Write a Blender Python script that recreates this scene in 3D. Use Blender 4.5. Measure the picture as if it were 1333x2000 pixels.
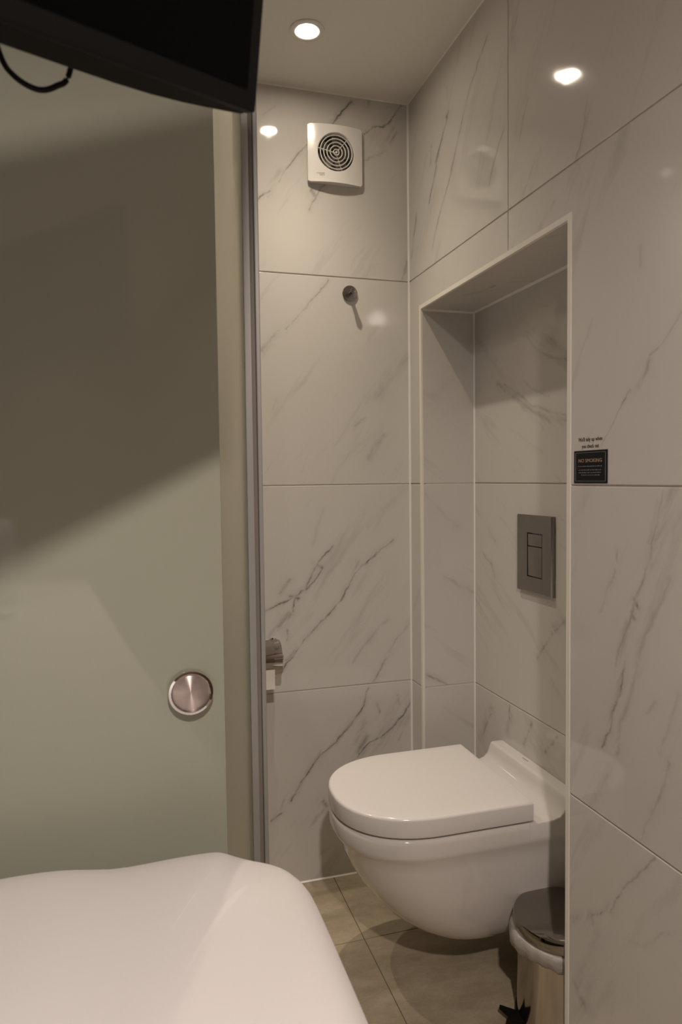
import bpy, bmesh, math, random
from math import sin, cos, pi, radians
from mathutils import Vector, Matrix

for o in list(bpy.data.objects):
    bpy.data.objects.remove(o, do_unlink=True)
scene = bpy.context.scene
C = scene.collection

# ------------------------------------------------------------------ key dimensions (metres)
YB, XR, NX = 1.969, 0.797, 0.966        # back wall, right wall, rear wall of the niche
NL, NR, NT = 1.881, 1.169, 1.675        # niche: far side, near side, top
ZC = 2.290                              # ceiling
ZA, ZM, ZD = 1.7744, 1.1742, 0.5744     # tile courses
YG = 1.100                              # plane of the sliding glass door
XL, YF = -1.30, -1.60                   # left wall, wall behind the bed

# ------------------------------------------------------------------ camera
cam_d = bpy.data.cameras.new('camera')
cam = bpy.data.objects.new('camera', cam_d)
C.objects.link(cam)
F_PX, YAW, PITCH, ROLL, CAM_Z = 1365.34, 0.2850, -0.0479, -0.0118, 1.1925
cam_d.sensor_fit = 'VERTICAL'
cam_d.sensor_height = 22.3
cam_d.sensor_width = 14.9
cam_d.lens = F_PX * 22.3 / 2000.0
fwd = Vector((sin(YAW)*cos(PITCH), cos(YAW)*cos(PITCH), sin(PITCH)))
rgt = Vector((cos(YAW), -sin(YAW), 0))
upv = rgt.cross(fwd)
r2 = cos(ROLL)*rgt + sin(ROLL)*upv
u2 = -sin(ROLL)*rgt + cos(ROLL)*upv
m = Matrix((r2, u2, -fwd)).transposed().to_4x4()
m.translation = Vector((0, 0, CAM_Z))
cam.matrix_world = m
cam_d.clip_start = 0.02
cam_d.dof.use_dof = True
cam_d.dof.focus_distance = 1.75
cam_d.dof.aperture_fstop = 4.5
scene.camera = cam

# ------------------------------------------------------------------ world and exposure
world = bpy.data.worlds.new('world')
scene.world = world
world.use_nodes = True
world.node_tree.nodes['Background'].inputs[0].default_value = (1.0, 0.85, 0.7, 1)
world.node_tree.nodes['Background'].inputs[1].default_value = 0.0
scene.view_settings.view_transform = 'Standard'
scene.view_settings.look = 'None'
scene.view_settings.gamma = 1.0
scene.view_settings.use_curve_mapping = False
scene.view_settings.exposure = 0.0

# ceiling lamps: x, y, spot power, disc strength, colour, how tightly the reflector aims the beam (cosine power)
LAMPS = {
 'bath':   (0.430, 1.714, 37.0, 165.0, (1.0, 0.86, 0.68), 7.6),
 'shower': (-0.276, 1.795, 40.0, 115.0, (1.0, 0.86, 0.68), 7.0),
 'room':   (0.020, -0.520, 153.0, 45.0, (1.0, 0.865, 0.78), 1.18),
}
VEINS = {
 'back': [
  ([(0.626,2.276),(0.586,2.233),(0.556,2.198)], 0.0037, 0.80),
  ([(0.542,2.032),(0.523,2.006),(0.494,1.958)], 0.0040, 0.60),
  ([(0.501,2.012),(0.511,1.999)], 0.0080, 0.60),
  ([(0.777,2.285),(0.746,2.240),(0.719,2.216),(0.689,2.212),(0.659,2.186)], 0.0042, 0.80),
  ([(0.762,2.206),(0.738,2.177)], 0.0053, 0.50),
  ([(0.674,2.285),(0.672,2.265)], 0.0075, 0.40),
  ([(0.717,2.141),(0.658,2.112)], 0.0042, 0.40),
  ([(0.728,2.150),(0.706,2.138)], 0.0084, 0.30),
  ([(0.486,2.137),(0.458,2.106),(0.429,2.064),(0.408,2.028)], 0.0030, 0.55),
  ([(0.378,1.997),(0.346,1.974)], 0.0039, 0.80),
  ([(0.410,2.055),(0.372,1.987)], 0.0158, 0.20),
  ([(0.793,1.836),(0.773,1.780)], 0.0060, 0.50),
  ([(0.410,2.243),(0.365,2.204)], 0.0051, 0.20),
  ([(0.769,2.270),(0.641,2.131)], 0.0422, 0.14),
  ([(0.753,2.217),(0.712,2.154)], 0.0127, 0.25),
  ([(0.549,1.767),(0.506,1.716),(0.451,1.647),(0.420,1.619)], 0.0025, 0.50),
  ([(0.398,1.612),(0.367,1.572),(0.352,1.557)], 0.0074, 0.40),
  ([(0.789,1.552),(0.735,1.496),(0.697,1.437)], 0.0232, 0.22),
  ([(0.709,1.321),(0.663,1.251)], 0.0133, 0.30),
  ([(0.655,1.368),(0.623,1.348)], 0.0057, 0.25),
  ([(0.691,1.635),(0.667,1.600)], 0.0135, 0.12),
  ([(0.735,1.505),(0.701,1.441)], 0.0077, 0.20),
  ([(0.389,1.419),(0.381,1.390)], 0.0055, 0.15),
  ([(0.547,0.993),(0.506,0.949),(0.466,0.875),(0.431,0.848),(0.387,0.833),(0.342,0.809)], 0.0037, 0.85),
  ([(0.503,0.942),(0.518,0.931)], 0.0065, 0.80),
  ([(0.422,0.855),(0.443,0.845)], 0.0065, 0.70),
  ([(0.519,0.932),(0.490,0.891),(0.466,0.870)], 0.0028, 0.60),
  ([(0.434,0.845),(0.429,0.808)], 0.0047, 0.65),
  ([(0.418,0.801),(0.386,0.771),(0.355,0.739)], 0.0130, 0.50),
  ([(0.417,0.900),(0.392,0.860)], 0.0074, 0.40),
  ([(0.739,1.005),(0.680,0.960),(0.647,0.940),(0.618,0.912),(0.568,0.829),(0.536,0.793),(0.472,0.736),(0.433,0.692),(0.385,0.627)], 0.0038, 0.75),
  ([(0.628,0.948),(0.612,0.903)], 0.0113, 0.30),
  ([(0.689,0.969),(0.647,0.937)], 0.0057, 0.60),
  ([(0.438,0.702),(0.407,0.667)], 0.0075, 0.40),
  ([(0.525,1.104),(0.488,1.002)], 0.0074, 0.15),
  ([(0.795,0.756),(0.748,0.700),(0.701,0.627),(0.673,0.585)], 0.0049, 0.45),
  ([(0.723,0.764),(0.686,0.743),(0.607,0.647)], 0.0068, 0.25),
  ([(0.781,1.174),(0.668,1.051)], 0.0210, 0.14),
  ([(0.411,0.757),(0.408,0.724)], 0.0047, 0.40),
  ([(0.659,0.563),(0.633,0.497),(0.595,0.455),(0.558,0.411),(0.506,0.374),(0.461,0.321),(0.414,0.249)], 0.0040, 0.75),
  ([(0.603,0.468),(0.561,0.414)], 0.0060, 0.50),
  ([(0.510,0.383),(0.463,0.324)], 0.0100, 0.30),
  ([(0.386,0.218),(0.354,0.200)], 0.0041, 0.80),
  ([(0.394,0.257),(0.385,0.231)], 0.0050, 0.30),
  ([(0.793,0.509),(0.767,0.467),(0.734,0.431),(0.695,0.407),(0.658,0.396),(0.620,0.357)], 0.0046, 0.75),
  ([(0.787,0.460),(0.622,0.356)], 0.0345, 0.25),
  ([(0.683,0.512),(0.690,0.483)], 0.0060, 0.40),
  ([(0.648,0.413),(0.622,0.369)], 0.0121, 0.50),
  ([(0.642,0.460),(0.614,0.401)], 0.0140, 0.25),
  ([(0.512,0.234),(0.526,0.216)], 0.0082, 0.70),
  ([(0.524,0.218),(0.473,0.168)], 0.0082, 0.25),
  ([(0.767,0.411),(0.753,0.392)], 0.0061, 0.40),
  ([(0.751,0.531),(0.754,0.502)], 0.0060, 0.30),
  ([(0.524,0.093),(0.503,0.082)], 0.0084, 0.20)],
 'right': [
  ([(1.482,2.199),(1.537,2.156),(1.566,2.137),(1.599,2.090),(1.645,2.026),(1.682,1.964),(1.763,1.886),(1.797,1.814)], 0.0042, 0.50),
  ([(1.532,2.160),(1.566,2.137)], 0.0052, 0.50),
  ([(1.693,2.131),(1.734,2.081),(1.767,2.047),(1.781,2.004),(1.816,1.951)], 0.0044, 0.70),
  ([(1.689,2.134),(1.705,2.126)], 0.0077, 0.70),
  ([(1.760,2.051),(1.774,2.042)], 0.0077, 0.60),
  ([(1.698,2.198),(1.693,2.131)], 0.0066, 0.20),
  ([(1.800,2.095),(1.808,2.053)], 0.0068, 0.35),
  ([(1.908,1.949),(1.949,1.844)], 0.0058, 0.55),
  ([(1.778,1.957),(1.887,1.855)], 0.0288, 0.15),
  ([(1.397,2.214),(1.388,2.117)], 0.0088, 0.50),
  ([(1.354,2.161),(1.380,2.126)], 0.0058, 0.35),
  ([(1.386,2.205),(1.369,2.110)], 0.0214, 0.20),
  ([(1.314,1.970),(1.346,1.900)], 0.0036, 0.40),
  ([(1.117,1.866),(1.126,1.815),(1.147,1.779)], 0.0040, 0.33),
  ([(1.408,1.956),(1.454,1.903),(1.478,1.862)], 0.0047, 0.35),
  ([(1.515,1.958),(1.536,1.890)], 0.0068, 0.20),
  ([(1.284,1.834),(1.330,1.790)], 0.0069, 0.18),
  ([(1.334,1.975),(1.375,1.856)], 0.0271, 0.10),
  ([(1.218,1.723),(1.273,1.693)], 0.0115, 0.14),
  ([(1.490,1.950),(1.528,1.884)], 0.0291, 0.10),
  ([(0.880,1.439),(0.921,1.397),(0.943,1.384)], 0.0032, 0.30),
  ([(0.946,1.374),(0.967,1.341)], 0.0085, 0.35),
  ([(0.939,1.378),(0.962,1.345)], 0.0033, 0.20),
  ([(0.990,1.335),(1.015,1.311)], 0.0027, 0.60),
  ([(1.015,1.311),(1.053,1.262),(1.068,1.246)], 0.0021, 0.35),
  ([(0.969,1.561),(0.970,1.533)], 0.0048, 0.20),
  ([(1.186,1.806),(1.256,1.716)], 0.0245, 0.07),
  ([(0.892,1.169),(0.917,1.103),(0.936,1.050)], 0.0165, 0.26),
  ([(0.914,1.168),(0.939,1.063),(0.955,1.023),(0.976,0.978),(0.983,0.955),(1.011,0.894),(1.022,0.861)], 0.0047, 0.36),
  ([(0.976,0.985),(0.967,0.971)], 0.0060, 0.50),
  ([(0.983,0.962),(0.977,0.952)], 0.0060, 0.40),
  ([(0.899,1.026),(0.940,0.948),(0.958,0.913),(0.974,0.860),(1.009,0.762),(1.021,0.706)], 0.0081, 0.25),
  ([(1.000,0.875),(1.011,0.823),(1.026,0.787),(1.036,0.747),(1.062,0.704)], 0.0043, 0.60),
  ([(1.004,0.866),(1.020,0.798)], 0.0098, 0.30),
  ([(1.027,0.787),(1.041,0.746)], 0.0065, 0.35),
  ([(0.995,0.938),(1.012,0.864)], 0.0124, 0.25),
  ([(1.028,1.029),(1.064,0.948)], 0.0049, 0.22),
  ([(1.022,1.060),(1.022,1.046)], 0.0034, 0.35),
  ([(0.878,0.856),(0.915,0.746)], 0.0059, 0.22),
  ([(1.103,1.163),(1.149,1.104)], 0.0173, 0.12),
  ([(0.925,1.154),(0.942,1.083)], 0.0077, 0.20),
  ([(0.927,0.827),(0.948,0.799)], 0.0054, 0.20),
  ([(0.892,0.739),(0.903,0.707),(0.924,0.649),(0.957,0.581)], 0.0042, 0.32),
  ([(1.037,0.691),(1.054,0.638),(1.089,0.583)], 0.0120, 0.20),
  ([(0.894,0.739),(0.898,0.724)], 0.0047, 0.40),
  ([(0.923,0.570),(0.966,0.518),(0.990,0.486),(1.013,0.449),(1.034,0.412),(1.087,0.372),(1.082,0.362)], 0.0035, 0.45),
  ([(1.034,0.417),(1.162,0.315)], 0.0133, 0.25),
  ([(0.983,0.394),(0.951,0.402),(0.887,0.462)], 0.0046, 0.22),
  ([(1.138,0.202),(1.112,0.184)], 0.0142, 0.30),
  ([(1.073,0.350),(1.127,0.203)], 0.0257, 0.16),
  ([(1.161,0.320),(1.144,0.335)], 0.0086, 0.30)],
 'niche_back': [
  ([(1.799,1.045),(1.757,1.013)], 0.0064, 0.30),
  ([(1.836,0.975),(1.781,0.941),(1.763,0.912)], 0.0075, 0.35),
  ([(1.424,0.851),(1.481,0.806),(1.542,0.730)], 0.0066, 0.33),
  ([(1.424,0.851),(1.475,0.825)], 0.0130, 0.20),
  ([(1.782,0.510),(1.839,0.431)], 0.0068, 0.60),
  ([(1.788,0.523),(1.845,0.420)], 0.0228, 0.30),
  ([(1.679,0.569),(1.682,0.521)], 0.0064, 0.50),
  ([(1.668,0.540),(1.695,0.488)], 0.0172, 0.25),
  ([(1.563,0.561),(1.608,0.476)], 0.0062, 0.40),
  ([(1.454,0.560),(1.507,0.502)], 0.0059, 0.35),
  ([(1.745,1.448),(1.611,1.379),(1.510,1.335),(1.411,1.317)], 0.0135, 0.33),
  ([(1.708,1.443),(1.568,1.373),(1.425,1.335)], 0.0058, 0.30),
  ([(1.592,1.548),(1.528,1.492),(1.420,1.461)], 0.0057, 0.25),
  ([(1.495,1.528),(1.467,1.506)], 0.0150, 0.30),
  ([(1.629,1.438),(1.492,1.385)], 0.0048, 0.20),
  ([(1.668,1.316),(1.521,1.255)], 0.0059, 0.12),
  ([(1.750,1.519),(1.779,1.467)], 0.0149, 0.10)],
 'niche_left': [
  ([(0.804,0.614),(0.872,0.580)], 0.0049, 0.50),
  ([(0.807,1.143),(0.909,1.046)], 0.0066, 0.20),
  ([(0.869,0.897),(0.964,0.846)], 0.0087, 0.20),
  ([(0.839,1.433),(0.963,1.541)], 0.0191, 0.10)],
 'niche_top': [
  ([(0.846,1.717),(0.878,1.672),(0.884,1.606)], 0.0035, 0.50),
  ([(0.906,1.572),(0.970,1.542)], 0.0043, 0.30),
  ([(0.813,1.261),(0.831,1.238)], 0.0029, 0.35),
  ([(0.849,1.732),(0.905,1.640)], 0.0125, 0.15)],
}

# ------------------------------------------------------------------ materials
def mat(name, col, rough=0.5, metal=0.0, spec=0.5, coat=0.0, bump=None, var=None, **kw):
    """Principled material; bump=(scale, strength, distance), var=(scale, amount) gives noise in colour."""
    m = bpy.data.materials.new(name)
    m.use_nodes = True
    nt = m.node_tree; N = nt.nodes; L = nt.links
    b = N['Principled BSDF']
    b.inputs['Base Color'].default_value = (*col, 1)
    b.inputs['Roughness'].default_value = rough
    b.inputs['Metallic'].default_value = metal
    b.inputs['Specular IOR Level'].default_value = spec
    b.inputs['Coat Weight'].default_value = coat
    for k, v in kw.items():
        b.inputs[k.replace('_', ' ')].default_value = v
    tc = N.new('ShaderNodeTexCoord')
    if var:
        nz = N.new('ShaderNodeTexNoise'); nz.inputs['Scale'].default_value = var[0]; nz.inputs['Detail'].default_value = 5
        L.new(tc.outputs['Object'], nz.inputs['Vector'])
        mx = N.new('ShaderNodeMix'); mx.data_type = 'RGBA'
        mx.inputs[6].default_value = (*[c*(1-var[1]) for c in col], 1)
        mx.inputs[7].default_value = (*[min(1, c*(1+var[1])) for c in col], 1)
        L.new(nz.outputs['Fac'], mx.inputs[0]); L.new(mx.outputs[2], b.inputs['Base Color'])
    if bump:
        nz = N.new('ShaderNodeTexNoise'); nz.inputs['Scale'].default_value = bump[0]; nz.inputs['Detail'].default_value = 4
        L.new(tc.outputs['Object'], nz.inputs['Vector'])
        bp = N.new('ShaderNodeBump'); bp.inputs['Strength'].default_value = bump[1]; bp.inputs['Distance'].default_value = bump[2]
        L.new(nz.outputs['Fac'], bp.inputs['Height']); L.new(bp.outputs[0], b.inputs['Normal'])
    return m

M = {
 'paint':   mat('ceiling_paint', (0.82, 0.79, 0.735), 0.75, bump=(220, 0.05, 0.001)),
 'roomwall': mat('room_wall_paint', (0.10, 0.09, 0.075), 0.7, var=(3, 0.06)),
 'grout':   mat('grout', (0.62, 0.57, 0.50), 0.85, bump=(400, 0.2, 0.001)),
 'fgrout':  mat('floor_grout', (0.14, 0.12, 0.09), 0.9),
 'caulk':   mat('white_sealant', (0.84, 0.82, 0.78), 0.4),
 'trim':    mat('white_tile_trim', (0.84, 0.81, 0.74), 0.35),
 'ceramic': mat('glazed_ceramic', (0.70, 0.67, 0.645), 0.07, spec=0.55, coat=0.4, Coat_Roughness=0.03),
 'lid':     mat('gloss_plastic_lid', (0.78, 0.75, 0.735), 0.13, spec=0.5),
 'plastic': mat('white_plastic', (0.82, 0.80, 0.77), 0.22),
 'plasticd': mat('shaded_impeller_plastic', (0.22, 0.20, 0.18), 0.4),  # blades coloured darker to carry the shade inside the fan recess
 'ductshade':    mat('fan_duct_shade', (0.03, 0.027, 0.022), 0.7),  # near-black colour stands in for the shade down the duct
 'chrome':  mat('chrome', (0.72, 0.70, 0.68), 0.05, 1.0),
 'satin':   mat('satin_chrome', (0.27, 0.255, 0.235), 0.2, 1.0, var=(40, 0.05)),
 'steel':   mat('polished_steel', (0.50, 0.46, 0.41), 0.12, 1.0, bump=(60, 0.04, 0.001)),
 'steeld':  mat('steel_lid_dark_reflection', (0.30, 0.28, 0.25), 0.07, 1.0),  # darker than the body steel: the lid's dark reflections put into its colour
 'black':   mat('black_plastic', (0.006, 0.0055, 0.005), 0.6, spec=0.15),
 'screen':  mat('black_screen', (0.0015, 0.0015, 0.0015), 0.5, spec=0.05),
 'bedlinen': mat('white_bed_linen', (0.83, 0.80, 0.79), 0.85, spec=0.2, bump=(500, 0.10, 0.0006), Sheen_Weight=0.15),
 'bedbase': mat('grey_bed_base', (0.10, 0.09, 0.085), 0.9, bump=(300, 0.3, 0.001)),
 'paper':   mat('toilet_paper', (0.85, 0.82, 0.74), 0.95, bump=(300, 0.2, 0.001)),
 'bag':     mat('thin_bin_liner', (0.72, 0.69, 0.65), 0.35, bump=(45, 0.7, 0.004), Transmission_Weight=0.35),
 'alu':     mat('brushed_aluminium_frame', (0.36, 0.355, 0.34), 0.45, 0.5),
 'alud':    mat('dark_frame_groove', (0.22, 0.19, 0.16), 0.5),
 'post':    mat('off_white_door_post', (0.62, 0.58, 0.50), 0.35),
 'signbg':  mat('black_sign', (0.009, 0.010, 0.012), 0.6, spec=0.2),
 'signgold': mat('muted_gold_print', (0.36, 0.25, 0.16), 0.5),
 'signgrey': mat('grey_print', (0.28, 0.28, 0.28), 0.5),
 'ink':     mat('brown_black_lettering', (0.09, 0.065, 0.05), 0.5),
 'greyprint': mat('grey_maker_print', (0.30, 0.28, 0.26), 0.5),
 'pillow':  mat('pillow_linen', (0.72, 0.73, 0.78), 0.9, bump=(400, 0.1, 0.0008)),
}

def frosted():
    m = bpy.data.materials.new('frosted_green_glass'); m.use_nodes = True
    nt = m.node_tree; N = nt.nodes; L = nt.links
    N.clear()
    out = N.new('ShaderNodeOutputMaterial')
    df = N.new('ShaderNodeBsdfDiffuse'); df.inputs[0].default_value = (0.385, 0.395, 0.32, 1)
    tr = N.new('ShaderNodeBsdfTranslucent'); tr.inputs[0].default_value = (0.46, 0.50, 0.42, 1)
    m1 = N.new('ShaderNodeMixShader'); m1.inputs[0].default_value = 0.03
    L.new(df.outputs[0], m1.inputs[1]); L.new(tr.outputs[0], m1.inputs[2])
    gl = N.new('ShaderNodeBsdfGlossy'); gl.inputs['Roughness'].default_value = 0.05
    gl.inputs[0].default_value = (1, 1, 1, 1)
    fr = N.new('ShaderNodeFresnel'); fr.inputs[0].default_value = 1.45
    m2 = N.new('ShaderNodeMixShader')
    L.new(fr.outputs[0], m2.inputs[0]); L.new(m1.outputs[0], m2.inputs[1]); L.new(gl.outputs[0], m2.inputs[2])
    L.new(m2.outputs[0], out.inputs[0])
    return m
M['frost'] = frosted()
def opal():
    m = bpy.data.materials.new('opal_panel'); m.use_nodes = True
    nt = m.node_tree; N = nt.nodes; L = nt.links; N.clear()
    out = N.new('ShaderNodeOutputMaterial')
    df = N.new('ShaderNodeBsdfDiffuse'); df.inputs[0].default_value = (0.35, 0.34, 0.30, 1)
    gl = N.new('ShaderNodeBsdfGlass'); gl.inputs['Roughness'].default_value = 0.55; gl.inputs['IOR'].default_value = 1.3
    gl.inputs[0].default_value = (0.97, 0.96, 0.90, 1)
    m1 = N.new('ShaderNodeMixShader'); m1.inputs[0].default_value = 0.82
    L.new(df.outputs[0], m1.inputs[1]); L.new(gl.outputs[0], m1.inputs[2])
    L.new(m1.outputs[0], out.inputs[0])
    return m
M['opal'] = opal()

def emitter(name, col, s):
    m = bpy.data.materials.new(name); m.use_nodes = True
    b = m.node_tree.nodes['Principled BSDF']
    b.inputs['Base Color'].default_value = (0.9, 0.9, 0.9, 1)
    b.inputs['Emission Color'].default_value = (*col, 1)
    b.inputs['Emission Strength'].default_value = s
    return m

def brushed_disc():
    m = mat('spun_steel', (0.60, 0.52, 0.49), 0.30, 1.0)
    nt = m.node_tree; N = nt.nodes; L = nt.links; b = N['Principled BSDF']
    tg = N.new('ShaderNodeTangent'); tg.direction_type = 'RADIAL'; tg.axis = 'Z'
    b.inputs['Anisotropic'].default_value = 0.92; b.inputs['Anisotropic Rotation'].default_value = 0.25; b.inputs['Roughness'].default_value = 0.36
    L.new(tg.outputs[0], b.inputs['Tangent'])
    return m
M['spun'] = brushed_disc()

# --- marble: each vein is a stroke (polyline, width, darkness) drawn by the glaze printing on the tile
def seg_group():
    g = bpy.data.node_groups.new('vein_stroke', 'ShaderNodeTree')
    I = g.interface
    for n, t in (('P', 'NodeSocketVector'), ('A', 'NodeSocketVector'), ('AB', 'NodeSocketVector'),
                 ('Inv', 'NodeSocketFloat'), ('W', 'NodeSocketFloat'), ('S', 'NodeSocketFloat')):
        I.new_socket(name=n, in_out='INPUT', socket_type=t)
    I.new_socket(name='Out', in_out='OUTPUT', socket_type='NodeSocketFloat')
    N = g.nodes; L = g.links
    gi = N.new('NodeGroupInput'); go = N.new('NodeGroupOutput')
    def vm(op, a, b=None):
        n = N.new('ShaderNodeVectorMath'); n.operation = op
        L.new(a, n.inputs[0])
        if b is not None: L.new(b, n.inputs[3] if op == 'SCALE' else n.inputs[1])
        return n
    def ma(op, a, b=None, clamp=False, v=None):
        n = N.new('ShaderNodeMath'); n.operation = op; n.use_clamp = clamp
        if hasattr(a, 'links'): L.new(a, n.inputs[0])
        else: n.inputs[0].default_value = a
        if b is not None:
            if hasattr(b, 'links'): L.new(b, n.inputs[1])
            else: n.inputs[1].default_value = b
        return n.outputs[0]
    pa = vm('SUBTRACT', gi.outputs['P'], gi.outputs['A']).outputs[0]
    d = vm('DOT_PRODUCT', pa, gi.outputs['AB']).outputs['Value']
    t = ma('MULTIPLY', d, gi.outputs['Inv'], True)
    sc = vm('SCALE', gi.outputs['AB'], t).outputs[0]
    df = vm('SUBTRACT', pa, sc).outputs[0]
    ln = vm('LENGTH', df).outputs['Value']
    q = ma('DIVIDE', ln, gi.outputs['W'])
    k = ma('SUBTRACT', 1.0, q, True)
    k2 = ma('POWER', k, 1.4)
    q2 = ma('MULTIPLY', q, 0.27)
    h1 = ma('SUBTRACT', 1.0, q2, True)
    h2 = ma('POWER', h1, 2.2)
    hs = ma('MULTIPLY', h2, 0.30)
    kk = ma('MAXIMUM', k2, hs)
    o = ma('MULTIPLY', kk, gi.outputs['S'])
    L.new(o, go.inputs[0])
    return g
SEG = seg_group()
UV = {'back': (0, 2), 'right': (1, 2), 'niche_back': (1, 2), 'niche_left': (0, 2), 'niche_top': (0, 1), 'niche_right': (0, 2)}

def marble(surface, box, seed):
    m = bpy.data.materials.new('marble_' + surface); m.use_nodes = True
    nt = m.node_tree; N = nt.nodes; L = nt.links; b = N['Principled BSDF']
    geo = N.new('ShaderNodeNewGeometry')
    sx = N.new('ShaderNodeSeparateXYZ'); L.new(geo.outputs['Position'], sx.inputs[0])
    i, j = UV[surface]
    cb = N.new('ShaderNodeCombineXYZ'); L.new(sx.outputs[i], cb.inputs[0]); L.new(sx.outputs[j], cb.inputs[1])
    def noise(scale, detail=3, vec=None, rough=0.55):
        n = N.new('ShaderNodeTexNoise'); n.inputs['Scale'].default_value = scale
        n.inputs['Detail'].default_value = detail; n.inputs['Roughness'].default_value = rough
        L.new(vec or geo.outputs['Position'], n.inputs['Vector']); return n
    def ma(op, a, bb, clamp=False):
        n = N.new('ShaderNodeMath'); n.operation = op; n.use_clamp = clamp
        for k, v in enumerate((a, bb)):
            if hasattr(v, 'links'): L.new(v, n.inputs[k])
            else: n.inputs[k].default_value = v
        return n.outputs[0]
    P = cb.outputs[0]
    for sc, amp in ((14, 0.020), (55, 0.0075), (160, 0.004)):
        n = noise(sc, 3)
        s = N.new('ShaderNodeVectorMath'); s.operation = 'SUBTRACT'; L.new(n.outputs['Color'], s.inputs[0]); s.inputs[1].default_value = (0.5, 0.5, 0.5)
        q = N.new('ShaderNodeVectorMath'); q.operation = 'MULTIPLY'; L.new(s.outputs[0], q.inputs[0]); q.inputs[1].default_value = (amp, amp, 0)
        a = N.new('ShaderNodeVectorMath'); a.operation = 'ADD'; L.new(P, a.inputs[0]); L.new(q.outputs[0], a.inputs[1])
        P = a.outputs[0]
    # streak direction differs per surface: stretched noise makes the fine wisps
    ang = {'back': 0.95, 'right': -1.05, 'niche_back': 0.6, 'niche_left': -0.6, 'niche_top': 0.3, 'niche_right': 0.8}[surface]
    mp = N.new('ShaderNodeMapping'); mp.inputs['Rotation'].default_value = (0, 0, -ang); L.new(P, mp.inputs['Vector'])
    mp2 = N.new('ShaderNodeMapping'); mp2.inputs['Scale'].default_value = (2.2, 13, 1); mp2.inputs['Location'].default_value = (seed*3.1, seed*1.7, 0)
    L.new(mp.outputs[0], mp2.inputs['Vector'])
    wisp = noise(1.0, 6, mp2.outputs[0], 0.62)
    mp3 = N.new('ShaderNodeMapping'); mp3.inputs['Scale'].default_value = (14, 60, 1); L.new(mp.outputs[0], mp3.inputs['Vector'])
    fine = noise(1.0, 5, mp3.outputs[0], 0.65)
    total = None
    for pts, w, s in VEINS.get(surface, []):
        mx_ = sum(p[0] for p in pts)/len(pts); my_ = sum(p[1] for p in pts)/len(pts)
        if not (box[0] <= mx_ <= box[2] and box[1] <= my_ <= box[3]): continue
        for (ax, ay), (bx, by) in zip(pts, pts[1:]):
            g = N.new('ShaderNodeGroup'); g.node_tree = SEG
            L.new(P, g.inputs['P'])
            g.inputs['A'].default_value = (ax, ay, 0)
            g.inputs['AB'].default_value = (bx-ax, by-ay, 0)
            g.inputs['Inv'].default_value = 1/max(1e-8, (bx-ax)**2+(by-ay)**2)
            g.inputs['W'].default_value = w*1.5
            g.inputs['S'].default_value = s
            total = g.outputs[0] if total is None else ma('MAXIMUM', total, g.outputs[0])
    mod = ma('MULTIPLY', ma('SUBTRACT', fine.outputs['Fac'], 0.34), 4.2, True)
    brk = noise(22, 3)
    mod = ma('MULTIPLY', mod, ma('MULTIPLY', ma('SUBTRACT', brk.outputs['Fac'], 0.22), 3.6, True))
    mod = ma('ADD', ma('MULTIPLY', mod, 1.0), 0.13)
    wv = ma('MULTIPLY', ma('SUBTRACT', wisp.outputs['Fac'], 0.57), 1.3, True)
    if total is None: val = wv
    else: val = ma('ADD', ma('MULTIPLY', total, mod), wv, True)
    mx = N.new('ShaderNodeMix'); mx.data_type = 'RGBA'
    mx.inputs[6].default_value = (0.635, 0.61, 0.575, 1)
    mx.inputs[7].default_value = (0.075, 0.065, 0.055, 1)
    L.new(val, mx.inputs[0]); L.new(mx.outputs[2], b.inputs['Base Color'])
    b.inputs['Roughness'].default_value = 0.06
    b.inputs['Specular IOR Level'].default_value = 0.5
    bp = N.new('ShaderNodeBump'); bp.inputs['Strength'].default_value = 0.12; bp.inputs['Distance'].default_value = 0.003
    wn = noise(7, 2)
    L.new(wn.outputs['Fac'], bp.inputs['Height']); L.new(bp.outputs[0], b.inputs['Normal'])
    return m

def stone_tile():
    m = bpy.data.materials.new('beige_stone_tile'); m.use_nodes = True
    nt = m.node_tree; N = nt.nodes; L = nt.links; b = N['Principled BSDF']
    geo = N.new('ShaderNodeNewGeometry')
    def noise(scale, d, r=0.6, sc=None):
        n = N.new('ShaderNodeTexNoise'); n.inputs['Scale'].default_value = scale; n.inputs['Detail'].default_value = d; n.inputs['Roughness'].default_value = r
        if sc:
            mp = N.new('ShaderNodeMapping'); mp.inputs['Scale'].default_value = sc; mp.inputs['Rotation'].default_value = (0, 0, 0.5)
            L.new(geo.outputs['Position'], mp.inputs[0]); L.new(mp.outputs[0], n.inputs['Vector'])
        else: L.new(geo.outputs['Position'], n.inputs['Vector'])
        return n
    n1 = noise(5, 9, 0.74, (1, 2.2, 1)); n2 = noise(240, 3)
    cr = N.new('ShaderNodeValToRGB')
    cr.color_ramp.elements[0].position = 0.3; cr.color_ramp.elements[0].color = (0.31, 0.255, 0.175, 1)
    cr.color_ramp.elements[1].position = 0.72; cr.color_ramp.elements[1].color = (0.58, 0.49, 0.355, 1)
    L.new(n1.outputs['Fac'], cr.inputs[0])
    mx = N.new('ShaderNodeMix'); mx.data_type = 'RGBA'; mx.blend_type = 'MULTIPLY'; mx.inputs[0].default_value = 0.35
    L.new(cr.outputs[0], mx.inputs[6]); L.new(n2.outputs['Color'], mx.inputs[7])
    L.new(mx.outputs[2], b.inputs['Base Color'])
    b.inputs['Roughness'].default_value = 0.55
    bp = N.new('ShaderNodeBump'); bp.inputs['Strength'].default_value = 0.25; bp.inputs['Distance'].default_value = 0.001
    L.new(n2.outputs['Fac'], bp.inputs['Height']); L.new(bp.outputs[0], b.inputs['Normal'])
    return m
M['stone'] = stone_tile()

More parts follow.
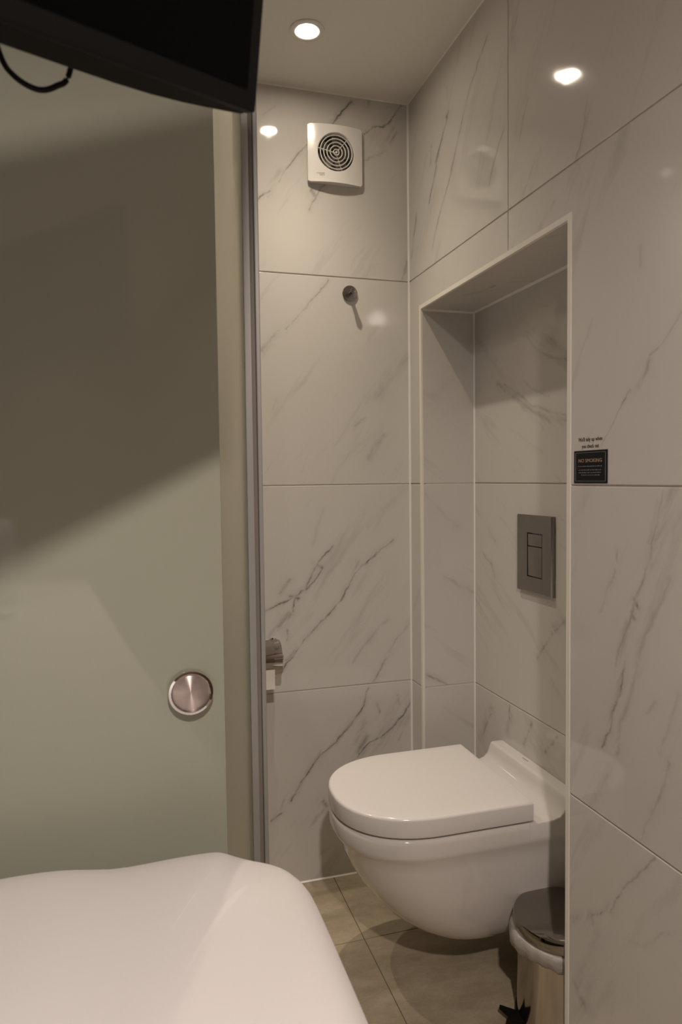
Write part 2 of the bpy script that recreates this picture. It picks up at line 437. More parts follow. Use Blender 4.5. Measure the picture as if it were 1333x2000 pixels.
# ------------------------------------------------------------------ object helpers
def mesh_obj(name, bm, material, parent=None, smooth=False):
    bmesh.ops.recalc_face_normals(bm, faces=bm.faces)
    me = bpy.data.meshes.new(name)
    bm.to_mesh(me); bm.free()
    if material is not None: me.materials.append(material)
    if smooth:
        for p in me.polygons: p.use_smooth = True
        me.set_sharp_from_angle(angle=radians(smooth if smooth is not True else 40))
    o = bpy.data.objects.new(name, me)
    C.objects.link(o)
    if parent is not None:
        o.parent = parent
        o.matrix_parent_inverse = parent_world(parent).inverted()
    return o
def parent_world(o):
    w = o.matrix_parent_inverse @ o.matrix_basis if o.parent else o.matrix_basis.copy()
    return parent_world(o.parent) @ w if o.parent else w
def thing(name, label, cat, loc=(0, 0, 0), group=None):
    o = bpy.data.objects.new(name, None); C.objects.link(o)
    o.empty_display_size = 0.05
    o.location = loc; o['label'] = label; o['category'] = cat
    if group: o['group'] = group
    return o
def struct(o, label=None, cat=None):
    o['kind'] = 'structure'
    if label: o['label'] = label
    if cat: o['category'] = cat
    return o
def box(bm, x0, x1, y0, y1, z0, z1, bev=0, seg=2):
    r = bmesh.ops.create_cube(bm, size=1)
    vs = r['verts']
    for v in vs:
        v.co = Vector((x0 + (v.co.x+.5)*(x1-x0), y0 + (v.co.y+.5)*(y1-y0), z0 + (v.co.z+.5)*(z1-z0)))
    if bev:
        es = {e for v in vs for e in v.link_edges}
        bmesh.ops.bevel(bm, geom=list(es), offset=bev, segments=seg, affect='EDGES', profile=0.5)
def box_obj(name, x0, x1, y0, y1, z0, z1, material, parent=None, bev=0, smooth=False):
    bm = bmesh.new(); box(bm, x0, x1, y0, y1, z0, z1, bev)
    return mesh_obj(name, bm, material, parent, smooth)
def prism(poly, axis, a, b, chamfer=0.0012):
    """extrude a 2-D polygon from plane a (hidden side) to plane b (face) along axis; chamfered face edge"""
    bm = bmesh.new()
    def P(u, v, w):
        return Vector((w, u, v)) if axis == 0 else (Vector((u, w, v)) if axis == 1 else Vector((u, v, w)))
    va = [bm.verts.new(P(u, v, a)) for u, v in poly]; vb = [bm.verts.new(P(u, v, b)) for u, v in poly]
    bm.faces.new(va); fb = bm.faces.new(vb)
    n = len(poly)
    for i in range(n): bm.faces.new((va[i], va[(i+1) % n], vb[(i+1) % n], vb[i]))
    bmesh.ops.recalc_face_normals(bm, faces=bm.faces)
    if chamfer: bmesh.ops.bevel(bm, geom=list(fb.edges), offset=chamfer, segments=2, affect='EDGES', profile=0.5)
    return bm
def frame(origin, zdir, xdir=None):
    z = Vector(zdir).normalized()
    x = Vector(xdir) if xdir else (Vector((0, 0, 1)).cross(z) if abs(z.z) < .9 else Vector((1, 0, 0)))
    x = (x - z*x.dot(z)).normalized(); y = z.cross(x)
    mm = Matrix((x, y, z)).transposed().to_4x4(); mm.translation = Vector(origin); return mm
def lathe(bm, prof, mx, n=48, cap0=True, cap1=True, arc=(0, 2*pi)):
    full = abs(arc[1]-arc[0]-2*pi) < 1e-6
    k = n if full else n+1
    rings = []
    for r, h in prof:
        if r < 1e-7: rings.append([bm.verts.new(mx @ Vector((0, 0, h)))]*k)
        else: rings.append([bm.verts.new(mx @ Vector((r*cos(arc[0]+(arc[1]-arc[0])*i/n), r*sin(arc[0]+(arc[1]-arc[0])*i/n), h))) for i in range(k)])
    for A, B in zip(rings, rings[1:]):
        for i in range(n):
            j = (i+1) % k
            f = []
            for v in (A[i], A[j], B[j], B[i]):
                if v not in f: f.append(v)
            if len(f) > 2:
                try: bm.faces.new(f)
                except ValueError: pass
    if full:
        if cap0 and prof[0][0] > 1e-7: bm.faces.new(rings[0])
        if cap1 and prof[-1][0] > 1e-7: bm.faces.new(rings[-1])
def torus(bm, mx, R, r, n=48, k=8, sz=1.0):
    vs = [[bm.verts.new(mx @ Vector(((R+r*cos(2*pi*j/k))*cos(2*pi*i/n), (R+r*cos(2*pi*j/k))*sin(2*pi*i/n), sz*r*sin(2*pi*j/k)))) for j in range(k)] for i in range(n)]
    for i in range(n):
        for j in range(k):
            bm.faces.new((vs[i][j], vs[(i+1) % n][j], vs[(i+1) % n][(j+1) % k], vs[i][(j+1) % k]))
def loft(bm, rings, cap0=True, cap1=True):
    R = [[bm.verts.new(p) for p in r] for r in rings]
    n = len(R[0])
    for A, B in zip(R, R[1:]):
        for i in range(n):
            bm.faces.new((A[i], A[(i+1) % n], B[(i+1) % n], B[i]))
    if cap0: bm.faces.new(R[0])
    if cap1: bm.faces.new(R[-1])
def tube(bm, pts, r, k=8):
    pts = [Vector(p) for p in pts]; rings = []
    for i, p in enumerate(pts):
        t = (pts[min(i+1, len(pts)-1)] - pts[max(i-1, 0)]).normalized()
        mx = frame(p, t, (0.13, 0.2, 1) if abs(t.z) < .9 else (1, 0, 0))
        rings.append([mx @ Vector((r*cos(2*pi*j/k), r*sin(2*pi*j/k), 0)) for j in range(k)])
    loft(bm, rings)
def spline(pts, n=8):
    P = [Vector(p) for p in pts]; P = [P[0]*2-P[1]] + P + [P[-1]*2-P[-2]]; out = []
    for i in range(1, len(P)-2):
        for s in range(n):
            t = s/n; a, b, c, d = P[i-1:i+3]
            out.append(0.5*((2*b)+(c-a)*t+(2*a-5*b+4*c-d)*t*t+(3*b-a-3*c+d)*t**3))
    out.append(P[-2]); return out
def text_obj(name, body, mx, width, height, material, parent, depth=0.0004):
    """lettering as flat raised mesh, centred on mx, fitted to width x height"""
    cu = bpy.data.curves.new(name, 'FONT'); cu.body = body; cu.extrude = 0; cu.resolution_u = 3
    cu.align_x = 'CENTER'; cu.space_line = 1.05
    t = bpy.data.objects.new(name, cu); C.objects.link(t)
    bpy.context.view_layer.update()
    dg = bpy.context.evaluated_depsgraph_get()
    me = bpy.data.meshes.new_from_object(t.evaluated_get(dg))
    bpy.data.objects.remove(t, do_unlink=True)
    xs = [v.co.x for v in me.vertices]; ys = [v.co.y for v in me.vertices]
    sx = width/(max(xs)-min(xs)); sy = height/(max(ys)-min(ys)); cx = (max(xs)+min(xs))/2; cy = (max(ys)+min(ys))/2
    for v in me.vertices:
        v.co = mx @ Vector(((v.co.x-cx)*sx, (v.co.y-cy)*sy, 0))
    me.materials.clear(); me.materials.append(material); me.name = name
    bm = bmesh.new(); bm.from_mesh(me); bpy.data.meshes.remove(me)
    nrm = (mx.to_3x3() @ Vector((0, 0, 1))).normalized()
    bmesh.ops.solidify(bm, geom=list(bm.faces), thickness=-depth)
    return mesh_obj(name, bm, material, parent)

# ------------------------------------------------------------------ the setting: walls, floor, ceiling
J = 0.0014          # half a joint
T = 0.009           # tile thickness
def tile(parent, poly, axis, face, into, surface, seed, material=None):
    us = [p[0] for p in poly]; vs = [p[1] for p in poly]
    bx = (min(us)-.02, min(vs)-.02, max(us)+.02, max(vs)+.02)
    if material is None:
        bx2 = (min(us), min(vs), max(us), max(vs))
        material = marble(surface, bx2, seed)
    bm = prism(poly, axis, face+into*T, face, 0.0013)
    return mesh_obj('tile', bm, material, parent)
def rect(u0, u1, v0, v1): return [(u0, v0), (u1, v0), (u1, v1), (u0, v1)]
ROWS = [(0, ZD), (ZD, ZM), (ZM, ZA), (ZA, ZC)]

wb = struct(box_obj('wall_back', XL-.1, NX+.1, YB+0.0025, YB+.12, 0, ZC+.05, M['grout']))
for k, (z0, z1) in enumerate(ROWS):
    for (x0, x1) in ((XL, -0.40), (-0.40, XR)):
        tile(wb, rect(x0+J, x1-J, z0+J, z1-J), 1, YB, 1, 'back', k*2+(x0 > -1))

# right wall: solid masonry around the niche, tiles in front
bm = bmesh.new()
g = 0.0025
box(bm, XR+g, XR+.32, YF, NR-g, 0, ZC+.05)
box(bm, XR+g, XR+.32, NL+g, YB+.0025, 0, ZC+.05)
box(bm, XR+g, XR+.32, NR-g, NL+g, NT+g, ZC+.05)
wr = struct(mesh_obj('wall_right', bm, M['grout']))
TR = 0.0120     # width of the white edge trim round the niche
YJ = 1.392
yj2 = YJ-1.2
tile(wr, rect(YJ+J, YB-J, ZA+J, ZC-J), 0, XR, 1, 'right', 1)
tile(wr, rect(yj2+J, YJ-J, ZA+J, ZC-J), 0, XR, 1, 'right', 2)
tile(wr, [(YJ+J, NT+TR), (NL+TR, NT+TR), (NL+TR, ZM+J), (YB-J, ZM+J), (YB-J, ZA-J), (YJ+J, ZA-J)], 0, XR, 1, 'right', 3)
tile(wr, [(yj2+J, ZM+J), (NR-TR, ZM+J), (NR-TR, NT+TR), (YJ-J, NT+TR), (YJ-J, ZA-J), (yj2+J, ZA-J)], 0, XR, 1, 'right', 4)
for k, (z0, z1) in enumerate(ROWS[:2]):
    tile(wr, rect(NL+TR, YB-J, z0+J, z1-J), 0, XR, 1, 'right', 5+k)
    tile(wr, rect(yj2+J, NR-TR, z0+J, z1-J), 0, XR, 1, 'right', 7+k)
M['wood'] = mat('dark_wood_panel', (0.085, 0.055, 0.035), 0.5, var=(4, 0.25))
yk = yj2
while yk > YF+.02:
    y0_ = max(YF, yk-.15)
    bmw = prism(rect(y0_+.0015, yk-.0015, .002, ZC-.002), 0, XR+T, XR, .0015)
    mesh_obj('panel', bmw, M['wood'], wr); yk -= .15

# the niche lining
wnb = struct(box_obj('wall_niche_back', NX+g, XR+.32, NR-.05, NL+.05, 0, NT+.05, M['grout']))
for k, (z0, z1) in enumerate(ROWS[:3]):
    tile(wnb, rect(NR+J, NL-J, z0+J, min(z1, NT)-J), 0, NX, 1, 'niche_back', 20+k)
wnl = struct(box_obj('wall_niche_left', XR+.012, NX+.01, NL+.001, NL+.05, 0, NT, M['grout']))
wnr = struct(box_obj('wall_niche_right', XR+.012, NX+.01, NR-.05, NR-g, 0, NT, M['grout']))
for k, (z0, z1) in enumerate(ROWS[:3]):
    tile(wnl, rect(XR+.004, NX-J, z0+J, min(z1, NT)-J), 1, NL, 1, 'niche_left', 30+k)
    tile(wnr, rect(XR+.004, NX-J, z0+J, min(z1, NT)-J), 1, NR, -1, 'niche_right', 34+k)
wnt = struct(box_obj('wall_niche_top', XR+.012, NX+.01, NR, NL, NT+g, NT+.05, M['grout']))
tile(wnt, rect(XR+.004, NX-J, NR+J, NL-J), 2, NT, 1, 'niche_top', 40)

# white trim round the niche opening, and the sealant in the corners
def trim(k, *a, m='trim', bev=0.001): return struct(box_obj('trim_%d' % k, *a, M[m], None, bev))
trim(1, XR-.0015, XR+.006, NR-TR, NR+.0005, 0, NT+TR)
trim(2, XR-.0015, XR+.006, NL-.0005, NL+TR, 0, NT+TR)
trim(3, XR-.0015, XR+.006, NR+.0005, NL-.0005, NT-.0005, NT+TR)
def caulk(k, p0, p1, d1, d2, s=0.004):
    p0 = Vector(p0); p1 = Vector(p1); d1 = Vector(d1)*s; d2 = Vector(d2)*s
    b_ = bmesh.new(); loft(b_, [[p0-d1*.1-d2*.1, p0+d1, p0+(d1+d2)*.42, p0+d2], [p1-d1*.1-d2*.1, p1+d1, p1+(d1+d2)*.42, p1+d2]])
    return struct(mesh_obj('trim_%d' % k, b_, M['caulk']))
caulk(4, (XR, YB, 0), (XR, YB, ZC), (-1, 0, 0), (0, -1, 0), .0045)
caulk(5, (NX, NL, 0), (NX, NL, NT), (-1, 0, 0), (0, -1, 0), .0035)
caulk(6, (NX, NR, NT), (NX, NL, NT), (-1, 0, 0), (0, 0, -1), .005)
caulk(7, (XR+.003, NL, NT), (NX, NL, NT), (0, -1, 0), (0, 0, -1), .005)
caulk(8, (XL, YB, 0), (XR, YB, 0), (0, -1, 0), (0, 0, 1), .0035)
caulk(9, (XR, NL, 0), (XR, YB, 0), (-1, 0, 0), (0, 0, 1), .005)
caulk(10, (NX, NR, 0), (NX, NL, 0), (-1, 0, 0), (0, 0, 1), .005)
caulk(11, (XL, YB, ZC), (XR, YB, ZC), (0, -1, 0), (0, 0, -1), .003)
caulk(12, (XR, yj2-1.2, ZC), (XR, YB, ZC), (-1, 0, 0), (0, 0, -1), .003)

# floor
fl = struct(box_obj('floor', XL-.1, NX+.1, YF-.1, YB+.1, -.12, -.0016, M['fgrout']))
ix = 0
xs = [0.5397+0.6*k for k in range(-4, 2)]; ys = [1.6718+0.6*k for k in range(-6, 2)]
for x0 in xs:
    for y0 in ys:
        a0, a1, b0, b1 = max(x0, XL), min(x0+.6, NX+.05), max(y0, YF), min(y0+.6, YB)
        if a1-a0 < .03 or b1-b0 < .03: continue
        bm = prism(rect(a0+.0011, a1-.0011, b0+.0011, b1-.0011), 2, -.009, 0, .0007)
        mesh_obj('tile', bm, M['stone'], fl)

# ceiling with round cut-outs is not needed: the lamps sit in shallow rings on it
struct(box_obj('ceiling', XL-.1, NX+.25, YF-.1, YB+.1, ZC, ZC+.1, M['paint']))
struct(box_obj('wall_left', XL-.12, XL, YF-.1, YB+.1, 0, ZC, M['roomwall']))
wf = struct(box_obj('wall_front', XL, XR, YF-.12, YF, 0, ZC, M['roomwall']))
xk = XL
while xk < XR-.01:
    x1_ = min(XR, xk+.15)
    mesh_obj('panel', prism(rect(xk+.0015, x1_-.0015, .002, ZC-.002), 1, YF, YF+.009, .0015), M['wood'], wf); xk += .15
XD = -0.56       # left end of the glass door
struct(box_obj('wall_partition', XL, XD, YG, YG+.10, 0, ZC, M['roomwall']))

# ------------------------------------------------------------------ sliding glass door with round pull
dr = bpy.data.objects.new('door_1', None); C.objects.link(dr); dr.location = (-.186, YG, 0)
struct(dr)
XE = 0.127
bm = bmesh.new(); box(bm, XD-.05, XE, YG, YG+.010, 0.012, 2.20, .0018)
mesh_obj('glass_panel', bm, M['frost'], dr, 30)['label'] = 'green tinted frosted glass panel'
mx = frame((0.0735, YG-.0005, 0.866), (0, -1, 0), (1, 0, 0))
hd = bpy.data.objects.new('pull', None)
bm = bmesh.new()
lathe(bm, [(0.0, 0.0), (.0325, 0), (.0345, .003), (.0345, .0165), (.0335, .0185), (.0300, .0190), (.0292, .0182), (.0290, .0125), (0, .0125)], mx, 72)
bpy.data.objects.remove(hd)
h = mesh_obj('door_handle', bm, M['chrome'], dr, 35); h['label'] = 'round steel pull on the frosted glass'
# inner spun face has its own local frame so that the brushing runs in circles
bm = bmesh.new(); lathe(bm, [(.0289, 0), (.0289, .0018), (.0283, .0022), (0, .0022)], Matrix.Identity(4), 72)
me_o = mesh_obj('handle_face', bm, M['spun'], None, 35)
me_o.matrix_basis = frame((0.0735, YG-.0131, 0.866), (0, -1, 0), (1, 0, 0))
me_o.parent = h; me_o['label'] = 'recessed spun steel face'
# top rail
box_obj('rail', XD-.05, 0.19, YG-.012, YG+.03, 2.205, 2.25, M['alu'], dr, .002)
struct(box_obj('wall_header', XD, XR, YG, YG+.08, 2.252, ZC, M['paint']))

# the fixed post the door closes against: flat off-white face, groove and aluminium lips
fy = YG+.014
po = struct(box_obj('trim_13', 0.12, 0.1735, fy+.014, fy+.020, 0, 2.252, M['opal']))
q = struct(box_obj('trim_14', 0.172, 0.1835, fy+.009, fy+.045, 0, 2.252, M['alu'], None, .0012))
box_obj('groove', 0.1835, 0.1905, fy+.020, fy+.044, 0, 2.252, M['alud'], q)
box_obj('lip', 0.1905, 0.1975, fy+.008, fy+.045, 0, 2.252, M['alu'], q, .0012)

# ------------------------------------------------------------------ ceiling downlights
def downlight(key, label, group=None):
    x, y, p, s, col, ang = LAMPS[key]
    t = thing('downlight', label, 'ceiling light', (x, y, ZC), 'round recessed ceiling lights')
    bm = bmesh.new()
    lathe(bm, [(.0425, 0), (.0425, -.002), (.0405, -.0038), (.0315, -.0042), (.0265, -.0028), (.0245, .0), (.0245, .0)], Matrix.Translation((x, y, ZC)), 64, False, False)
    mesh_obj('bezel', bm, M['plastic'], t, 40)
    bm = bmesh.new()
    lathe(bm, [(.0243, -.0002), (.0235, -.0015), (.015, -.0030), (0, -.0035)], Matrix.Translation((x, y, ZC)), 48, True, False)
    mesh_obj('diffuser', bm, emitter('lamp_'+key, col, s), t, 40)['label'] = 'glowing white lens'
    ld = bpy.data.lights.new('lamp', 'SPOT'); ld.energy = p; ld.color = col
    ld.spot_size = radians(176); ld.spot_blend = 0.4; ld.shadow_soft_size = 0.040 if key == 'room' else 0.010
    ld.use_nodes = True
    nt = ld.node_tree; em = nt.nodes['Emission']
    ge = nt.nodes.new('ShaderNodeNewGeometry'); sp = nt.nodes.new('ShaderNodeSeparateXYZ'); nt.links.new(ge.outputs['Incoming'], sp.inputs[0])
    ab = nt.nodes.new('ShaderNodeMath'); ab.operation = 'ABSOLUTE'; nt.links.new(sp.outputs[2], ab.inputs[0])
    pw_ = nt.nodes.new('ShaderNodeMath'); pw_.operation = 'POWER'; nt.links.new(ab.outputs[0], pw_.inputs[0]); pw_.inputs[1].default_value = ang
    nt.links.new(pw_.outputs[0], em.inputs['Strength'])
    lo = bpy.data.objects.new('lamp', ld); C.objects.link(lo); lo.parent = t; lo.location = (0, 0, -.0430 if key == 'room' else -.0135)
    return t
downlight('bath', 'lit round recessed ceiling light near the extractor fan')
downlight('shower', 'recessed ceiling light over the shower behind the frosted glass')
downlight('room', 'recessed ceiling light over the bed in the bedroom')

# ------------------------------------------------------------------ extractor fan
fx0, fx1, fz0, fz1 = 0.488, 0.649, 2.032, 2.192
fan = thing('extractor_fan', 'square white plastic extractor fan high on the marble back wall', 'fan', ((fx0+fx1)/2, YB, fz0))
fcx, fcz, fR = 0.5695, 2.117, 0.0545
def bow(x):
    u = (x-fcx)/((fx1-fx0)/2)
    return 0.012 + 0.012*(1-u*u)
bm = bmesh.new()
# front cover as a bowed sheet with a circular opening (polar grid between circle and square)
nA = 96; nR = 8
grid = []
for k in range(nA):
    a = 2*pi*k/nA + pi/4
    ca, sa = cos(a), sin(a)
    hw, hh = (fx1-fx0)/2, (fz1-fz0)/2
    ox, oz = fcx, fcz
    # distance from circle centre to square edge
    ts = []
    if ca > 1e-9: ts.append((fx1-ox)/ca)
    if ca < -1e-9: ts.append((fx0-ox)/ca)
    if sa > 1e-9: ts.append((fz1-oz)/sa)
    if sa < -1e-9: ts.append((fz0-oz)/sa)
    tE = min(ts)
    row = []
    for j in range(nR+1):
        rr = fR + (tE-fR)*j/nR
        x = ox+ca*rr; z = oz+sa*rr
        row.append(bm.verts.new((x, YB-bow(x), z)))
    # inner lip going back
    x = ox+ca*(fR-.002); z = oz+sa*(fR-.002)
    row.insert(0, bm.verts.new((x, YB-bow(x)+.003, z)))
    row.insert(0, bm.verts.new((x, YB-.006, z)))
    # outer edge going back
    x = ox+ca*tE; z = oz+sa*tE
    row.append(bm.verts.new((x, YB-bow(x)+.007, z)))
    grid.append(row)
for k in range(nA):
    A, B = grid[k], grid[(k+1) % nA]
    for j in range(len(A)-1): bm.faces.new((A[j], A[j+1], B[j+1], B[j]))
mesh_obj('cover', bm, M['plastic'], fan, 35)
bm = bmesh.new()
n = 16
rg = []
for zz in (fz0+.001, fz1-.001):
    pts = [(fx0+.004+(fx1-fx0-.008)*i/n) for i in range(n+1)]
    rg.append([Vector((x, YB-bow(x)+.0065, zz)) for x in pts] + [Vector((fx1-.004, YB-.0002, zz)), Vector((fx0+.004, YB-.0002, zz))])
R0 = [bm.verts.new(p) for p in rg[0]]; R1 = [bm.verts.new(p) for p in rg[1]]
# housing: closed side walls only, open front behind the grille
k_ = len(R0)
for i in range(n, k_): bm.faces.new((R0[i], R0[(i+1) % k_], R1[(i+1) % k_], R1[i]))
for R_ in (R0, R1): bm.faces.new(R_)
mesh_obj('housing', bm, M['plastic'], fan)
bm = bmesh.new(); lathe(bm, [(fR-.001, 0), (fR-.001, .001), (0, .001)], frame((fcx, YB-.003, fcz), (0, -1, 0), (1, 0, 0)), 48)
mesh_obj('duct_shade_disc', bm, M['ductshade'], fan)  # flat disc on the wall side, the duct's shade painted as its colour
fm = frame((fcx, YB-.0200, fcz), (0, -1, 0), (1, 0, 0))
for k in range(5):
    bm = bmesh.new(); torus(bm, fm, 0.0080+0.0097*k, 0.0017, 56, 8, 1.6)
    mesh_obj('grille_ring', bm, M['plastic'], fan, 60)
bm = bmesh.new(); lathe(bm, [(0, -.003), (.0028, -.003), (.0035, .001), (.0025, .003), (0, .0035)], fm, 20)
mesh_obj('hub', bm, M['plastic'], fan, 40)
for k in range(3):
    a = radians(50+120*k)
    bm = bmesh.new(); box(bm, .002, fR-.001, -.0013, .0013, -.0075, -.0028, .0003)
    bm.transform(fm @ Matrix.Rotation(a, 4, 'Z')); mesh_obj('grille_rib', bm, M['plastic'], fan)
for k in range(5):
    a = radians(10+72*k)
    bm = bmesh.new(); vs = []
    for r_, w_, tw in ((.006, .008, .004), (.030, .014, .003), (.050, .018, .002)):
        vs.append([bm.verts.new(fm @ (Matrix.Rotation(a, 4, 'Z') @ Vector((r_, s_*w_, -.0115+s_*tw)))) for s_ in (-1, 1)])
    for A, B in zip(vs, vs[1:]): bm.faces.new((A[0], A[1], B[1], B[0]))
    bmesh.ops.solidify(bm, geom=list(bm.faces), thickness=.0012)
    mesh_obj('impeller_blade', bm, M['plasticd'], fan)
def face_y(x, z, off=.0005):
    b1 = (bow(x+.001)-bow(x-.001))/.002
    return frame((x, YB-bow(x)-off, z), (-b1, -1, 0), (1, -b1, 0))
text_obj('maker_print', 'ENVIROVENT', face_y(.523, 2.0545), .022, .0030, M['greyprint'], fan)
text_obj('model_print', 'SILENT 100', face_y(.527, 2.0495), .014, .0022, M['greyprint'], fan)

# ------------------------------------------------------------------ robe hook
hk = thing('robe_hook', 'small round steel robe hook on the marble back wall', 'hook', (.611, YB, 1.729))
hm = frame((.611, YB, 1.729), (0, -1, 0), (1, 0, 0))
bm = bmesh.new(); lathe(bm, [(.0215, 0), (.0225, .001), (.0225, .0045), (.0215, .0055), (0, .0058)], hm, 48)
mesh_obj('base_plate', bm, M['satin'], hk, 35)
bm = bmesh.new(); lathe(bm, [(.0055, .0055), (.0055, .026), (.0065, .030), (.0075, .032), (.0075, .036), (.0065, .0375), (0, .038)], hm, 28)
mesh_obj('peg', bm, M['satin'], hk, 35)

# ------------------------------------------------------------------ toilet roll holder
rh = thing('toilet_roll_holder', 'chrome toilet roll holder with a curved cover low on the back wall', 'holder', (.32, YB, .69))
ax = frame((.245, 1.912, .693), (1, 0, 0), (0, 0, 1))   # local x = up, local y = world -y
bm = bmesh.new()
prof = []
a0, a1, nn = radians(-62), radians(150), 30
lathe(bm, [(.050, 0), (.050, .130)], ax, nn, False, False, (a0, a1))
for v in bm.verts: pass
bmesh.ops.solidify(bm, geom=list(bm.faces), thickness=.0016)
mesh_obj('cover', bm, M['chrome'], rh, 40)
bm = bmesh.new()
lathe(bm, [(.0155, 0), (.0155, .004), (.009, .006), (.009, .05)], frame((.368, YB, .722), (0, -1, 0), (1, 0, 0)), 28)
mesh_obj('wall_mount', bm, M['chrome'], rh, 35)
bm = bmesh.new(); lathe(bm, [(.010, .004), (.010, .138), (.008, .141), (0, .141)], ax, 20)
mesh_obj('spindle', bm, M['chrome'], rh, 35)
rl = thing('toilet_roll', 'white toilet paper roll hanging under the chrome cover, loose end showing', 'toilet paper', (.30, 1.912, .693))
bm = bmesh.new(); lathe(bm, [(.020, .010), (.044, .010), (.044, .108), (.020, .108), (.020, .010)], ax, 40, False, False)
mesh_obj('roll', bm, M['paper'], rl, 40)
bm = bmesh.new(); box(bm, .256, .353, 1.8665, 1.8675, .618, .70, 0)
mesh_obj('loose_sheet', bm, M['paper'], rl)

# ------------------------------------------------------------------ wall hung toilet
TY = 1.538
def dring(xf, w, z, a=None, xb=NX, ns=8, ne=28, sq=2.25, rb=0.0):
    a = a or w*1.12
    xs_ = xf + a
    out = []
    for i in range(ns): out.append(Vector((xb+(xs_-xb)*i/ns, TY-w*(1-rb*(1-i/ns)**6), z)))
    for i in range(ne+1):
        t = -pi/2 + pi*i/ne
        cx_, sy_ = cos(t), sin(t)
        out.append(Vector((xs_ - a*(abs(cx_)**(2/sq)), TY + w*(abs(sy_)**(2/sq))*(1 if sy_ > 0 else -1), z)))
    for i in range(1, ns+1): out.append(Vector((xs_+(xb-xs_)*i/ns, TY+w*(1-rb*(i/ns)**6), z)))
    return out
wc = thing('wall_hung_toilet', 'white ceramic wall hung toilet with closed lid in the tiled niche', 'toilet', (NX-.25, TY, 0.08))
bm = bmesh.new()
secs = [(.406, .436, .1700), (.412, .430, .1765), (.4085, .4235, .1815), (.400, .4215, .183), (.375, .4225, .183), (.366, .4265, .1815),
        (.358, .436, .1770), (.33, .446, .1735), (.29, .463, .168), (.25, .486, .161), (.21, .516, .151), (.175, .549, .139), (.147, .584, .127),
        (.124, .620, .113), (.108, .654, .098), (.099, .684, .082), (.095, .710, .066)]
secs = [secs[1]] + secs[2:]
rings = [dring(xf, w, z) for z, xf, w in secs]
loft(bm, rings)
# deck + rear ledge with its sweeping upstand
mesh_obj('bowl', bm, M['ceramic'], wc, 50)
bm = bmesh.new()
prof = [(0, .376), (0, .456), (.003, .4588), (.030, .459), (.0345, .4578), (.038, .4530), (.0415, .441), (.047, .4285), (.057, .4185), (.075, .4135), (.100, .4125), (.135, .4122), (.135, .376)]
rg = []
yy = [-.1836, -.182, -.177, -.160, 0, .160, .177, .182, .1836]
dz = [.0045, .0016, .0002, 0, 0, 0, .0002, .0016, .0045]
for y_, d_ in zip(yy, dz):
    rg.append([Vector((NX-u-(0 if u > .09 or u == 0 else 0), TY+y_, z_-d_ if z_ > .40 else z_)) for u, z_ in prof])
loft(bm, rg)
mesh_obj('rear_ledge', bm, M['ceramic'], wc, 40)
def lidring(xf, w, z, xb, rc=.008):
    r_ = dring(xf, w, z, a=w*1.12, xb=xb)
    return r_
def lid_bm(z0, z1, xf, w, xb, rnd):
    b_ = bmesh.new()
    prof = [(-.004, z0), (-.001, z0+.0015), (0, z0+.004), (0, z1-rnd)]
    for k in range(1, 6):
        t = k/5*pi/2
        prof.append((-rnd*(1-cos(t)), z1-rnd+rnd*sin(t)))
    prof.append((-rnd-.02, z1+.0008)); prof.append((-rnd-.08, z1+.0012))
    rr = [lidring(xf-o, w+o, z, xb+o*.6) for o, z in prof]
    loft(b_, rr); return b_
mesh_obj('lid', lid_bm(.4170, .462, .4205, .1835, .840, .007), M['lid'], wc, 50)
mesh_obj('seat', lid_bm(.4105, .4168, .4340, .1700, .838, .002), M['lid'], wc, 50)
for s in (-1, 1):
    bm = bmesh.new(); lathe(bm, [(.009, 0), (.009, .026), (.008, .028), (0, .028)], frame((.850, TY+s*.080, .412), (0, 0, 1)), 20)
    mesh_obj('hinge', bm, M['plastic'], wc, 40)
text_obj('maker_print', 'DURAVIT', frame((NX-.014, 1.575, .4592), (0, 0, 1), (0, -1, 0)), .026, .0036, M['greyprint'], wc, .0002)

# ------------------------------------------------------------------ flush plate
fp = thing('flush_plate', 'rectangular satin chrome dual flush plate above the toilet', 'flush plate', (NX, 1.544, .897))
pa = dict(y0=1.464, y1=1.624, z0=.8975, z1=1.0945)
by0, by1, bz0, bz1 = 1.503, 1.572, .938, 1.050
bm = bmesh.new()
# plate as a ring round the button opening
outer = [(pa['y0'], pa['z0']), (pa['y1'], pa['z0']), (pa['y1'], pa['z1']), (pa['y0'], pa['z1'])]
inner = [(by0, bz0), (by1, bz0), (by1, bz1), (by0, bz1)]
def V3(x, p, off=0.0):
    cy, cz = 1.544, .996
    return Vector((x, p[0]+(off if p[0] < cy else -off), p[1]+(off if p[1] < cz else -off)))
rgs = [[V3(NX-.0003, p) for p in outer], [V3(NX-.008, p) for p in outer], [V3(NX-.0105, p, .0025) for p in outer],
       [V3(NX-.0115, p, .010) for p in outer], [V3(NX-.0115, p) for p in inner], [V3(NX-.003, p) for p in inner]]
loft(bm, rgs, True, True)
mesh_obj('plate', bm, M['satin'], fp, 25)
zs = 1.016
for nm, a, b in (('half_flush_button', zs+.0009, bz1-.0028), ('full_flush_button', bz0+.0022, zs-.0009)):
    box_obj(nm, NX-.0108, NX-.004, by0+.0024, by1-.0010, a, b, M['satin'], fp, .0009, 40)

